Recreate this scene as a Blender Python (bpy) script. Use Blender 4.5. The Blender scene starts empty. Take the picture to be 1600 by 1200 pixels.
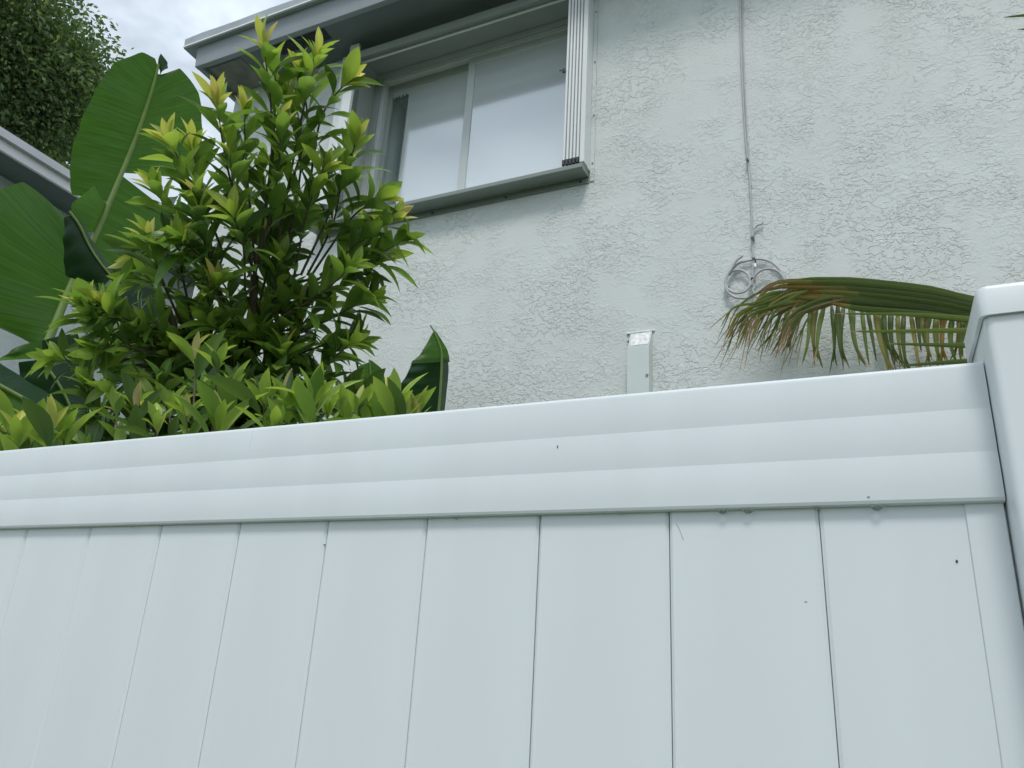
import bpy, bmesh, math, random
import numpy as np
from mathutils import Vector, Matrix, Quaternion

random.seed(7)
RNG = random.Random(11)
scene = bpy.context.scene
COL = scene.collection

# ------------------------------------------------------------------ camera
F_PX = 1203.9
CAM = Vector((0.0459, -0.8369, 1.5246))
YAW, PITCH, ROLL = 0.4456, 0.3489, 0.0596
_cy, _sy, _cp, _sp = math.cos(YAW), math.sin(YAW), math.cos(PITCH), math.sin(PITCH)
FW = Vector((-_sy*_cp, _cy*_cp, _sp))
_rt = Vector((_cy, _sy, 0)); _up = _rt.cross(FW)
RT = _rt*math.cos(ROLL) + _up*math.sin(ROLL)
UP = -_rt*math.sin(ROLL) + _up*math.cos(ROLL)
cam_data = bpy.data.cameras.new('camera')
cam = bpy.data.objects.new('camera', cam_data); COL.objects.link(cam)
cam_data.sensor_width = 36.0
cam_data.lens = F_PX/1600*36
cam_data.clip_start = 0.02; cam_data.clip_end = 500
cam.matrix_world = Matrix(((RT.x, UP.x, -FW.x, CAM.x), (RT.y, UP.y, -FW.y, CAM.y), (RT.z, UP.z, -FW.z, CAM.z), (0, 0, 0, 1)))
scene.camera = cam

# ------------------------------------------------------------------ sky, sun, exposure
SUN_DIR = Vector((0.16, -0.50, 0.85)).normalized()
world = bpy.data.worlds.new('World'); scene.world = world
world.use_nodes = True
wn = world.node_tree; wn.nodes.clear()
def N(tree, t, **kw):
    n = tree.nodes.new(t)
    for k, v in kw.items():
        if k.startswith('i_'):
            n.inputs[k[2:].replace('_', ' ')].default_value = v
        else:
            setattr(n, k, v)
    return n
wo = N(wn, 'ShaderNodeOutputWorld'); bg = N(wn, 'ShaderNodeBackground')
sky = N(wn, 'ShaderNodeTexSky', sky_type='NISHITA', sun_disc=False)
sky.sun_elevation = math.asin(SUN_DIR.z)
sky.sun_rotation = math.atan2(SUN_DIR.x, SUN_DIR.y)
sky.altitude = 5; sky.air_density = 1.0; sky.dust_density = 2.0; sky.ozone_density = 1.0
tc = N(wn, 'ShaderNodeTexCoord')
mp = N(wn, 'ShaderNodeMapping'); mp.inputs['Scale'].default_value = (1, 1, 1.9)
n1 = N(wn, 'ShaderNodeTexNoise'); n1.inputs['Scale'].default_value = 4.6; n1.inputs['Detail'].default_value = 4; n1.inputs['Roughness'].default_value = .55; n1.inputs['Distortion'].default_value = .35
cr = N(wn, 'ShaderNodeValToRGB')
cr.color_ramp.elements[0].position = .40; cr.color_ramp.elements[0].color = (6.3, 7.2, 8.3, 1)
cr.color_ramp.elements[1].position = .62; cr.color_ramp.elements[1].color = (10.3, 11.5, 12.8, 1)
mx = N(wn, 'ShaderNodeMix', data_type='RGBA'); mx.inputs['Factor'].default_value = .88
wn.links.new(tc.outputs['Generated'], mp.inputs['Vector']); wn.links.new(mp.outputs['Vector'], n1.inputs['Vector'])
wn.links.new(n1.outputs['Fac'], cr.inputs['Fac'])
wn.links.new(sky.outputs['Color'], mx.inputs[6]); wn.links.new(cr.outputs['Color'], mx.inputs[7])
wn.links.new(mx.outputs[2], bg.inputs['Color']); bg.inputs['Strength'].default_value = .085
wn.links.new(bg.outputs[0], wo.inputs['Surface'])

sun_data = bpy.data.lights.new('sun', 'SUN'); sun_data.energy = 1.4; sun_data.angle = math.radians(14); sun_data.color = (1.0, .97, .92)
sun = bpy.data.objects.new('sun', sun_data); COL.objects.link(sun)
sun.rotation_euler = (-SUN_DIR).to_track_quat('-Z', 'Y').to_euler()

vs = scene.view_settings
vs.view_transform = 'Standard'; vs.look = 'None'; vs.gamma = 1; vs.exposure = 0.20; vs.use_curve_mapping = False
scene.cycles.use_denoising = True
scene.cycles.max_bounces = 6; scene.cycles.diffuse_bounces = 3; scene.cycles.glossy_bounces = 3; scene.cycles.use_adaptive_sampling = True; scene.cycles.adaptive_threshold = .02; scene.cycles.transparent_max_bounces = 8
scene.cycles.sample_clamp_indirect = 6

# ------------------------------------------------------------------ helpers
def ray(px, py): return (FW*F_PX + RT*(px-800) - UP*(py-600)).normalized()
def at(px, py, Y): d = ray(px, py); return CAM + d*((Y-CAM.y)/d.y)          # point of the place on the plane Y
def ad(px, py, dist): return CAM + ray(px, py)*dist                           # point at that distance
def to_px(p):
    d = p-CAM; z = d.dot(FW)
    return (800+F_PX*d.dot(RT)/z, 600-F_PX*d.dot(UP)/z, d.length)

class MB:
    def __init__(s): s.v = []; s.f = []; s.m = []; s.uv = []; s.smooth = []
    def add(s, verts, faces, mat=0, uvs=None, smooth=False):
        o = len(s.v); s.v += [tuple(v) for v in verts]
        s.uv += (list(uvs) if uvs else [(0, 0)]*len(verts))
        for f in faces: s.f.append(tuple(i+o for i in f)); s.m.append(mat); s.smooth.append(smooth)
        return s
    def box(s, x0, x1, y0, y1, z0, z1, mat=0):
        v = [(x0,y0,z0),(x1,y0,z0),(x1,y1,z0),(x0,y1,z0),(x0,y0,z1),(x1,y0,z1),(x1,y1,z1),(x0,y1,z1)]
        return s.add(v, [(0,3,2,1),(4,5,6,7),(0,1,5,4),(1,2,6,5),(2,3,7,6),(3,0,4,7)], mat)
    def prism_x(s, prof, x0, x1, mat=0, smooth=False):     # closed (y,z) profile, counter-clockwise seen from +x, extruded along x
        n = len(prof); v = [(x0,y,z) for y,z in prof]+[(x1,y,z) for y,z in prof]
        s.add(v, [(i,(i+1)%n,(i+1)%n+n,i+n)[::-1] for i in range(n)], mat, None, smooth)
        return s.add(v, [tuple(range(n)), tuple(range(2*n-1,n-1,-1))], mat)
    def prism_z(s, prof, z0, z1, mat=0, smooth=False):     # closed (x,y) profile, counter-clockwise from above
        n = len(prof); v = [(x,y,z0) for x,y in prof]+[(x,y,z1) for x,y in prof]
        s.add(v, [(i,(i+1)%n,(i+1)%n+n,i+n) for i in range(n)], mat, None, smooth)
        return s.add(v, [tuple(range(n-1,-1,-1)), tuple(range(n,2*n))], mat)
    def tube(s, pts, rad, n=8, mat=0, cap=True):
        pts = [Vector(p) for p in pts]; k = len(pts)
        if not callable(rad): r0 = rad; rad = lambda t: r0
        ref = None; rings = []; uv = []
        for i, p in enumerate(pts):
            t = (pts[min(i+1,k-1)]-pts[max(i-1,0)]).normalized()
            if ref is None:
                ref = t.orthogonal().normalized()
            ref = (ref-t*ref.dot(t)).normalized(); b = t.cross(ref)
            r = rad(i/(k-1))
            for j in range(n):
                a = 2*math.pi*j/n
                rings.append(p+(ref*math.cos(a)+b*math.sin(a))*r); uv.append((i/(k-1), j/n))
        fs = []
        for i in range(k-1):
            for j in range(n):
                fs.append((i*n+j, i*n+(j+1)%n, (i+1)*n+(j+1)%n, (i+1)*n+j))
        s.add(rings, fs, mat, uv, True)
        if cap:
            s.add(rings[:n], [tuple(range(n-1,-1,-1))], mat); s.add(rings[-n:], [tuple(range(n))], mat)
        return s
    def mesh(s, name, mats):
        me = bpy.data.meshes.new(name); me.from_pydata(s.v, [], s.f)
        for m in (mats if isinstance(mats, (list, tuple)) else [mats]): me.materials.append(m)
        me.polygons.foreach_set('material_index', s.m); me.polygons.foreach_set('use_smooth', s.smooth)
        uvl = me.uv_layers.new(name='UVMap')
        li = np.zeros(len(me.loops), dtype=np.int32); me.loops.foreach_get('vertex_index', li)
        uvl.data.foreach_set('uv', np.array(s.uv, dtype=np.float32)[li].ravel())
        me.update(); return me
    def build(s, name, mats, parent=None, bevel=0, seg=2):
        o = bpy.data.objects.new(name, s.mesh(name, mats)); COL.objects.link(o)
        if parent: o.parent = parent; o.matrix_parent_inverse = parent.matrix_world.inverted() if parent.type != 'EMPTY' else Matrix.Translation(-parent.location)
        if bevel:
            b = o.modifiers.new('bevel', 'BEVEL'); b.width = bevel; b.segments = seg; b.limit_method = 'ANGLE'; b.angle_limit = math.radians(40)
            for p in o.data.polygons: p.use_smooth = True
            wn_ = o.modifiers.new('wn', 'WEIGHTED_NORMAL'); wn_.keep_sharp = True
        return o

def tag(o, label=None, cat=None, group=None, kind=None):
    if label: o['label'] = label
    if cat: o['category'] = cat
    if group: o['group'] = group
    if kind: o['kind'] = kind
    return o
def empty(name, loc, label=None, cat=None, group=None):
    o = bpy.data.objects.new(name, None); COL.objects.link(o); o.location = loc; o.empty_display_size = .1
    return tag(o, label, cat, group)
def crom(pts, n):
    pts = [Vector(p) for p in pts]; k = len(pts); out = []
    for i in range(n):
        t = i/(n-1)*(k-1); a = min(int(t), k-2); u = t-a
        p0, p1, p2, p3 = pts[max(a-1,0)], pts[a], pts[a+1], pts[min(a+2,k-1)]
        out.append(.5*((2*p1)+(-p0+p2)*u+(2*p0-5*p1+4*p2-p3)*u*u+(-p0+3*p1-3*p2+p3)*u**3))
    return out

# ------------------------------------------------------------------ materials
def mat(name):
    m = bpy.data.materials.new(name); m.use_nodes = True
    t = m.node_tree; b = t.nodes['Principled BSDF']; return m, t, b
def noise(t, scale, detail=4, rough=.55, dist=0., vec=None):
    n = N(t, 'ShaderNodeTexNoise'); n.inputs['Scale'].default_value = scale; n.inputs['Detail'].default_value = detail
    n.inputs['Roughness'].default_value = rough; n.inputs['Distortion'].default_value = dist
    if vec is not None: t.links.new(vec, n.inputs['Vector'])
    return n
def ramp(t, fac, stops):
    r = N(t, 'ShaderNodeValToRGB'); e = r.color_ramp.elements
    while len(e) < len(stops): e.new(.5)
    for el, (p, c) in zip(e, stops): el.position = p; el.color = (*c, 1) if len(c) == 3 else c
    t.links.new(fac, r.inputs['Fac']); return r
def math_(t, op, a, b=None, c=None):
    n = N(t, 'ShaderNodeMath', operation=op)
    for i, x in enumerate((a, b, c)):
        if x is None: continue
        if hasattr(x, 'is_linked'): t.links.new(x, n.inputs[i])
        else: n.inputs[i].default_value = x
    return n.outputs[0]
def objvec(t, scale=(1,1,1)):
    c = N(t, 'ShaderNodeTexCoord'); m = N(t, 'ShaderNodeMapping'); m.inputs['Scale'].default_value = scale
    t.links.new(c.outputs['Object'], m.inputs['Vector']); return m.outputs['Vector']
def paint(name, col, rough=.45, var=.05, scale=3., streak=None, bump=.0, bscale=60, metallic=0.):
    m, t, b = mat(name)
    v = objvec(t, streak or (1,1,1))
    n = noise(t, scale, 2, .6, 0, v)
    lo = tuple(c*(1-var) for c in col); hi = tuple(min(1, c*(1+var)) for c in col)
    r = ramp(t, n.outputs['Fac'], [(.3, lo), (.7, hi)])
    t.links.new(r.outputs['Color'], b.inputs['Base Color'])
    b.inputs['Roughness'].default_value = rough; b.inputs['Metallic'].default_value = metallic
    n2 = noise(t, scale*2.7, 1, .6, 0, v)
    mr = N(t, 'ShaderNodeMapRange'); mr.inputs['To Min'].default_value = rough*.8; mr.inputs['To Max'].default_value = min(1, rough*1.25)
    t.links.new(n2.outputs['Fac'], mr.inputs['Value']); t.links.new(mr.outputs['Result'], b.inputs['Roughness'])
    if bump:
        n3 = noise(t, bscale, 4, .6, 0, v); bp = N(t, 'ShaderNodeBump'); bp.inputs['Strength'].default_value = bump; bp.inputs['Distance'].default_value = .002
        t.links.new(n3.outputs['Fac'], bp.inputs['Height']); t.links.new(bp.outputs['Normal'], b.inputs['Normal'])
    return m

def stucco(name, col):
    m, t, b = mat(name)
    v = objvec(t)
    big = noise(t, 1.1, 2, .55, .3, v)
    base = ramp(t, big.outputs['Fac'], [(.3, tuple(c*.95 for c in col)), (.7, tuple(min(1, c*1.03) for c in col))])
    # skip-trowel plates: warped noise cut into plateaus with ragged edges
    vs_ = objvec(t, (1.0, 1.0, 1.35))
    a = noise(t, 29., 3, .64, .45, vs_)
    pa = ramp(t, a.outputs['Fac'], [(.50, (0,0,0)), (.545, (1,1,1))])
    vs2 = N(t, 'ShaderNodeMapping'); vs2.inputs['Location'].default_value = (3.1, 1.7, 5.3); t.links.new(vs_, vs2.inputs['Vector'])
    c = noise(t, 54., 2, .64, .4, vs2.outputs['Vector'])
    pc = ramp(t, c.outputs['Fac'], [(.52, (0,0,0)), (.57, (1,1,1))])
    patch = noise(t, 3.2, 3, .6, .4, v)
    pm = ramp(t, patch.outputs['Fac'], [(.42, (.03,.03,.03)), (.62, (1,1,1))])
    patch2 = noise(t, 3.7, 3, .6, .4, vs2.outputs['Vector'])
    pm2 = ramp(t, patch2.outputs['Fac'], [(.44, (.04,.04,.04)), (.66, (1,1,1))])
    fine = noise(t, 90., 2, .6, 0, v)
    h1 = math_(t, 'MULTIPLY', pa.outputs['Color'], pm.outputs['Color'])
    h2 = math_(t, 'MULTIPLY', pc.outputs['Color'], pm2.outputs['Color'])
    h = math_(t, 'ADD', h1, math_(t, 'MULTIPLY', h2, .8))
    h = math_(t, 'ADD', h, math_(t, 'MULTIPLY', fine.outputs['Fac'], .22))
    soft = noise(t, 5., 2, .5, 0, v)
    h = math_(t, 'ADD', h, math_(t, 'MULTIPLY', soft.outputs['Fac'], 1.2))
    bp = N(t, 'ShaderNodeBump'); bp.inputs['Strength'].default_value = .9; bp.inputs['Distance'].default_value = .0032
    t.links.new(h, bp.inputs['Height']); t.links.new(bp.outputs['Normal'], b.inputs['Normal'])
    # faint dirt streaks
    vd = objvec(t, (5., 5., .5)); d = noise(t, 1.3, 5, .65, .2, vd)
    dr = ramp(t, d.outputs['Fac'], [(.35, (.965,.97,.96)), (.62, (1,1,1))])
    mxr = N(t, 'ShaderNodeMix', data_type='RGBA', blend_type='MULTIPLY'); mxr.inputs['Factor'].default_value = 1
    t.links.new(base.outputs['Color'], mxr.inputs[6]); t.links.new(dr.outputs['Color'], mxr.inputs[7])
    t.links.new(mxr.outputs[2], b.inputs['Base Color']); b.inputs['Roughness'].default_value = .72
    return m

def leafmat(name, col, back=None, trans=.35, rough=.4, var=.35, vein=0, yellow=None):
    m, t, b = mat(name)
    out = t.nodes['Material Output']
    g = N(t, 'ShaderNodeNewGeometry'); oi = N(t, 'ShaderNodeObjectInfo')
    rnd = math_(t, 'FRACT', math_(t, 'ADD', g.outputs['Random Per Island'], oi.outputs['Random']))
    lo = tuple(c*(1-var) for c in col); hi = tuple(c*(1+var) for c in col)
    r = ramp(t, rnd, [(0, lo), (.5, col), (.9, (hi[0]*1.05, hi[1], hi[2])), (1, (hi[0]*1.5, hi[1]*1.05, hi[2]))])
    colr = r.outputs['Color']
    uv = N(t, 'ShaderNodeUVMap'); sx = N(t, 'ShaderNodeSeparateXYZ'); t.links.new(uv.outputs['UV'], sx.inputs['Vector'])
    if vein:
        mpv = N(t, 'ShaderNodeMapping'); mpv.inputs['Scale'].default_value = (vein, 1.2, 1); t.links.new(uv.outputs['UV'], mpv.inputs['Vector'])
        nv = noise(t, 1., 3, .6, 0, mpv.outputs['Vector'])
        rv = ramp(t, nv.outputs['Fac'], [(.3, (.70,.72,.68)), (.7, (1.2,1.16,1.05))])
        mm = N(t, 'ShaderNodeMix', data_type='RGBA', blend_type='MULTIPLY'); mm.inputs['Factor'].default_value = 1
        t.links.new(colr, mm.inputs[6]); t.links.new(rv.outputs['Color'], mm.inputs[7]); colr = mm.outputs[2]
        bp = N(t, 'ShaderNodeBump'); bp.inputs['Strength'].default_value = .35; bp.inputs['Distance'].default_value = .003
        t.links.new(nv.outputs['Fac'], bp.inputs['Height']); t.links.new(bp.outputs['Normal'], b.inputs['Normal'])
        if yellow:
            vy = objvec(t); ny = noise(t, 4.5, 4, .6, .3, vy)
            my = N(t, 'ShaderNodeMix', data_type='RGBA'); ry = ramp(t, ny.outputs['Fac'], [(.66, (0,0,0)), (.78, (.5,.5,.5))])
            t.links.new(ry.outputs['Color'], my.inputs['Factor']); t.links.new(colr, my.inputs[6]); my.inputs[7].default_value = (*yellow, 1); colr = my.outputs[2]
    else:
        # paler midrib line on each leaf
        ce = math_(t, 'ABSOLUTE', math_(t, 'SUBTRACT', sx.outputs['Y'], .5))
        rb = ramp(t, ce, [(.02, (1.45,1.35,1.2)), (.07, (1,1,1))])
        mm = N(t, 'ShaderNodeMix', data_type='RGBA', blend_type='MULTIPLY'); mm.inputs['Factor'].default_value = 1
        t.links.new(colr, mm.inputs[6]); t.links.new(rb.outputs['Color'], mm.inputs[7]); colr = mm.outputs[2]
    if back:
        mb_ = N(t, 'ShaderNodeMix', data_type='RGBA'); t.links.new(g.outputs['Backfacing'], mb_.inputs['Factor'])
        t.links.new(colr, mb_.inputs[6]); mb_.inputs[7].default_value = (*back, 1); colr = mb_.outputs[2]
    t.links.new(colr, b.inputs['Base Color']); b.inputs['Roughness'].default_value = rough
    b.inputs['Specular IOR Level'].default_value = .45
    tr = N(t, 'ShaderNodeBsdfTranslucent')
    bright = N(t, 'ShaderNodeMix', data_type='RGBA', blend_type='MULTIPLY'); bright.inputs['Factor'].default_value = 1
    t.links.new(colr, bright.inputs[6]); bright.inputs[7].default_value = (1.9, 1.9, 1.0, 1)
    t.links.new(bright.outputs[2], tr.inputs['Color'])
    ms = N(t, 'ShaderNodeMixShader'); ms.inputs['Fac'].default_value = trans
    t.links.new(b.outputs[0], ms.inputs[1]); t.links.new(tr.outputs[0], ms.inputs[2]); t.links.new(ms.outputs[0], out.inputs['Surface'])
    return m

M = {}
M['vinyl'] = paint('white_vinyl', (.765, .812, .824), .30, .022, 5., (2.2,1,.18))
M['vinyl_post'] = paint('white_vinyl_post', (.77, .815, .826), .30, .02, 5., (2.2,1,.18))
M['stucco'] = stucco('grey_white_stucco', (.70, .74, .718))
M['fascia'] = paint('grey_fascia_paint', (.30, .34, .36), .5, .06, 4, (.4,1,1), .15, 40)
M['rooftrim'] = paint('pale_roof_edge', (.42, .46, .49), .55, .10, 6, None, .4, 30)
M['soffit'] = paint('dark_soffit_paint', (.17, .205, .21), .65, .06, 2, None, .2, 30)
M['soffit_stain'] = paint('stained_soffit_board', (.25, .25, .225), .8, .25, 9, None, .4, 40)
M['vent'] = paint('dark_vent_mesh', (.045, .055, .06), .6, .1, 30)
M['roof'] = paint('grey_shingle', (.22, .23, .24), .85, .25, 14, None, .8, 60)
M['alu'] = paint('white_coated_aluminium', (.79, .815, .81), .32, .03, 5, (3,3,.3))
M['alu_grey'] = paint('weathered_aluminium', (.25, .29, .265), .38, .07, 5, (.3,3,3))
M['white'] = paint('white_fascia_paint', (.82, .81, .80), .5, .03, 3)
M['pale_edge'] = paint('pale_grey_edge', (.55, .56, .58), .6, .06, 3)
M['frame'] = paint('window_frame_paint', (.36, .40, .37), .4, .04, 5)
M['sash'] = paint('window_sash_paint', (.60, .65, .64), .35, .03, 5)
M['dark'] = paint('dark_plastic', (.035, .038, .04), .5, .2, 30)
M['mark'] = paint('grey_scuff', (.26, .28, .28), .7, .2, 30)
M['cable'] = paint('grey_cable', (.49, .50, .49), .45, .08, 20)
M['cover'] = paint('painted_line_cover', (.63, .685, .665), .5, .04, 6)
M['chip'] = paint('chipped_paint', (.78, .79, .78), .7, .25, 60, None, .6, 120)
M['bark'] = paint('twig_bark', (.10, .075, .05), .8, .3, 25, None, .5, 80)
M['trunk'] = paint('tree_bark', (.12, .10, .08), .9, .3, 8, None, .8, 30)
M['dry'] = paint('dry_brown_leaf', (.24, .15, .085), .8, .35, 18, None, .5, 60)
# window glass: part reflection, part clear view
m, t, b = mat('window_glass'); out_ = t.nodes['Material Output']
gl = N(t, 'ShaderNodeBsdfGlossy'); gl.inputs['Color'].default_value = (.93, .97, 1, 1); gl.inputs['Roughness'].default_value = .02
tr_ = N(t, 'ShaderNodeBsdfTransparent'); tr_.inputs['Color'].default_value = (.90, .95, .95, 1)
v_ = objvec(t); nn = noise(t, 1.6, 2, .5, 0, v_); bp = N(t, 'ShaderNodeBump'); bp.inputs['Strength'].default_value = .06; bp.inputs['Distance'].default_value = .02
t.links.new(nn.outputs['Fac'], bp.inputs['Height']); t.links.new(bp.outputs['Normal'], gl.inputs['Normal'])
ms_ = N(t, 'ShaderNodeMixShader'); ms_.inputs['Fac'].default_value = .33
t.links.new(tr_.outputs[0], ms_.inputs[1]); t.links.new(gl.outputs[0], ms_.inputs[2]); t.links.new(ms_.outputs[0], out_.inputs['Surface']); M['glass'] = m
m, t, b = mat('pale_pane_brightener'); out_ = t.nodes['Material Output']; b.inputs['Base Color'].default_value = (.64, .70, .71, 1); b.inputs['Roughness'].default_value = .6  # pale base colour added to stand in for sky brightness on the panes
gl = N(t, 'ShaderNodeBsdfGlossy'); gl.inputs['Color'].default_value = (.93, .97, 1, 1); gl.inputs['Roughness'].default_value = .09
v_ = objvec(t); nn = noise(t, 1.6, 2, .5, 0, v_); bp = N(t, 'ShaderNodeBump'); bp.inputs['Strength'].default_value = .06; bp.inputs['Distance'].default_value = .02
t.links.new(nn.outputs['Fac'], bp.inputs['Height']); t.links.new(bp.outputs['Normal'], gl.inputs['Normal'])
ms_ = N(t, 'ShaderNodeMixShader'); ms_.inputs['Fac'].default_value = .28
t.links.new(b.outputs[0], ms_.inputs[1]); t.links.new(gl.outputs[0], ms_.inputs[2]); t.links.new(ms_.outputs[0], out_.inputs['Surface']); M['brightener'] = m
M['curtain'] = paint('beige_curtain', (.62, .61, .55), .9, .05, 6, (9,1,1))
M['room'] = paint('dim_room', (.30, .30, .27), .9, .05, 3)
m, t, b = mat('water'); b.inputs['Base Color'].default_value = (.95,.97,1,1); b.inputs['Roughness'].default_value = .02; b.inputs['IOR'].default_value = 1.33; b.inputs['Transmission Weight'].default_value = 1; M['water'] = m
# ground
m, t, b = mat('lawn_soil'); v_ = objvec(t); n_ = noise(t, 2.5, 8, .65, .3, v_)
r_ = ramp(t, n_.outputs['Fac'], [(.3, (.045,.06,.025)), (.55, (.07,.10,.035)), (.75, (.12,.11,.07))]); t.links.new(r_.outputs['Color'], b.inputs['Base Color']); b.inputs['Roughness'].default_value = .95
n2_ = noise(t, 60, 4, .6, 0, v_); bp = N(t, 'ShaderNodeBump'); bp.inputs['Strength'].default_value = .8; bp.inputs['Distance'].default_value = .02
t.links.new(n2_.outputs['Fac'], bp.inputs['Height']); t.links.new(bp.outputs['Normal'], b.inputs['Normal']); M['ground'] = m
# leaves
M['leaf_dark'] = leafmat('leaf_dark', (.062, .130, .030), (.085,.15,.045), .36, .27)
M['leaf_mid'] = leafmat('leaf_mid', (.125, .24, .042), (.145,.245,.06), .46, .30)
M['leaf_light'] = leafmat('leaf_light', (.25, .37, .062), (.26,.37,.08), .44, .33)
M['leaf_young'] = leafmat('leaf_young', (.46, .48, .13), (.45,.47,.15), .42, .40)
M['leaf_peach'] = leafmat('leaf_peach', (.48, .42, .19), (.47,.41,.20), .42, .42)
LEAFM = [M['leaf_dark'], M['leaf_mid'], M['leaf_light'], M['leaf_young'], M['leaf_peach']]
M['banana'] = leafmat('banana_blade', (.058, .145, .030), (.062,.145,.036), .55, .38, .03, 95, (.17,.20,.03))
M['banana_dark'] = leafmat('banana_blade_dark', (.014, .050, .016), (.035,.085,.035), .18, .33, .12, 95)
M['banana_rib'] = paint('banana_midrib', (.20, .29, .08), .45, .12, 12)
M['tree_leaf'] = leafmat('tree_leaf', (.10, .165, .062), None, .34, .5, .5)
M['palm'] = leafmat('palm_leaflet', (.115, .165, .044), (.11,.16,.052), .32, .38, .3)
M['palm_olive'] = leafmat('palm_leaflet_yellowed', (.21, .20, .05), (.20,.19,.06), .25, .4, .35)
M['palm_brown'] = leafmat('palm_leaflet_brown', (.30, .22, .12), (.29,.22,.13), .15, .55, .4)
M['palm_rib'] = paint('palm_rachis', (.20, .19, .06), .5, .15, 12)
M['palm_ochre'] = leafmat('palm_leaflet_ochre', (.26, .17, .035), (.25,.17,.05), .22, .45, .3)
PALMM = [M['palm'], M['palm_olive'], M['palm_brown'], M['palm_ochre']]

# ------------------------------------------------------------------ ground
g = MB(); R_ = 150
g.add([(-R_,-R_,0),(R_,-R_,0),(R_,R_,0),(-R_,R_,0)], [(0,1,2,3)])
tag(g.build('ground', M['ground']), kind='structure')

# ------------------------------------------------------------------ neighbour house with window
W = 2.30                                # wall plane
XL, XR = -3.74, 5.0                     # wall ends
SOF = 5.205                             # soffit height
house = empty('stucco_house', ((XL+XR)/2, W+3, 0), 'pale grey stucco house with sliding window and dark eave behind the fence', 'house')
OX0, OX1, OZ0, OZ1 = -2.664, -1.10, 3.88, 5.16   # window opening
w = MB(); YB = W+.26
xs_, zs_ = [XL, OX0, OX1, XR], [0, OZ0, OZ1, SOF+.25]
for i in range(3):
    for k in range(3):
        if i == 1 and k == 1: continue
        w.add([(xs_[i],W,zs_[k]),(xs_[i+1],W,zs_[k]),(xs_[i+1],W,zs_[k+1]),(xs_[i],W,zs_[k+1])], [(0,1,2,3)])
w.add([(OX0,W,OZ0),(OX0,W,OZ1),(OX0,YB,OZ1),(OX0,YB,OZ0)], [(0,1,2,3)])
w.add([(OX1,W,OZ0),(OX1,W,OZ1),(OX1,YB,OZ1),(OX1,YB,OZ0)], [(3,2,1,0)])
w.add([(OX0,W,OZ1),(OX1,W,OZ1),(OX1,YB,OZ1),(OX0,YB,OZ1)], [(0,1,2,3)])
w.add([(OX0,W,OZ0),(OX1,W,OZ0),(OX1,YB,OZ0),(OX0,YB,OZ0)], [(3,2,1,0)])
zt = SOF+.25
w.add([(XL,W,0),(XL,W+8,0),(XL,W+8,zt),(XL,W,zt)], [(3,2,1,0)])
w.add([(XR,W,0),(XR,W+8,0),(XR,W+8,zt),(XR,W,zt)], [(0,1,2,3)])
w.add([(XL,W+8,0),(XR,W+8,0),(XR,W+8,zt),(XL,W+8,zt)], [(3,2,1,0)])
w.build('wall', M['stucco'], house)

EX0, EY0 = -3.80, 1.985                 # eave corner
sf = MB().box(EX0+.02, XR+.4, EY0+.02, W-.002, SOF, SOF+.02)
sf.build('soffit', M['soffit'], house)
MB().box(EX0+.06, -3.46, EY0+.05, W-.004, SOF-.005, SOF-.001).build('soffit_panel', M['soffit_stain'], house)
# soffit vents with louvre slats
for vx in (-3.18, -.2):
    ve = MB().box(vx, vx+.40, EY0+.045, EY0+.135, SOF-.004, SOF-.0015).build('soffit_vent', M['vent'], house)
    for i in range(5):
        MB().box(vx+.01, vx+.39, EY0+.052+i*.016, EY0+.058+i*.016, SOF-.009, SOF-.005).build('slat', M['vent'], ve)
fa = MB().prism_x([(EY0-.012, SOF-.022), (EY0+.022, SOF-.022), (EY0+.022, SOF+.13), (EY0-.028, SOF+.13)], EX0, XR+.4)
fa.box(EX0-.0, EX0+.035, EY0+.023, W+8.3, SOF-.022, SOF+.13)
fa.build('fascia', M['fascia'], house, .004)
# roof edge: drip and irregular covering
re_ = MB()
n = 60; x0, x1 = EX0-.10, XR+.45
prev = None; vv = []
for i in range(n+1):
    x = x0+(x1-x0)*i/n; dz = RNG.uniform(-.006, .006)
    vv += [(x, EY0-.055, SOF+.131), (x, EY0-.062+RNG.uniform(-.004,.004), SOF+.205+dz), (x, EY0+.03, SOF+.225+dz), (x, EY0+.03, SOF+.131)]
ff = []
for i in range(n):
    a = i*4
    for k in range(4): ff.append((a+k, a+(k+1)%4, a+4+(k+1)%4, a+4+k)[::-1])
ff += [(0,1,2,3)[::-1], (n*4, n*4+1, n*4+2, n*4+3)]
re_.add(vv, ff)
re_.box(x0, x0+.13, EY0+.031, W+8.4, SOF+.131, SOF+.21)
re_.build('roof_edge', M['rooftrim'], house)
MB().box(x0+.01, x1, EY0-.068, EY0-.0555, SOF+.127, SOF+.139).build('drip_edge', M['alu'], house)
ro = MB(); ry0, ry1 = EY0-.04, W+8.4; rz = SOF+.215; yc = (ry0+ry1)/2; hh = 1.5
ro.add([(x0+.02,ry0,rz),(x1,ry0,rz),(x1,ry1,rz),(x0+.02,ry1,rz),(x0+3.5,yc,rz+hh),(x1-3.5,yc,rz+hh)], [(0,1,5,4),(1,2,5),(2,3,4,5),(3,0,4)])
ro.build('roof', M['roof'], house)

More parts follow.
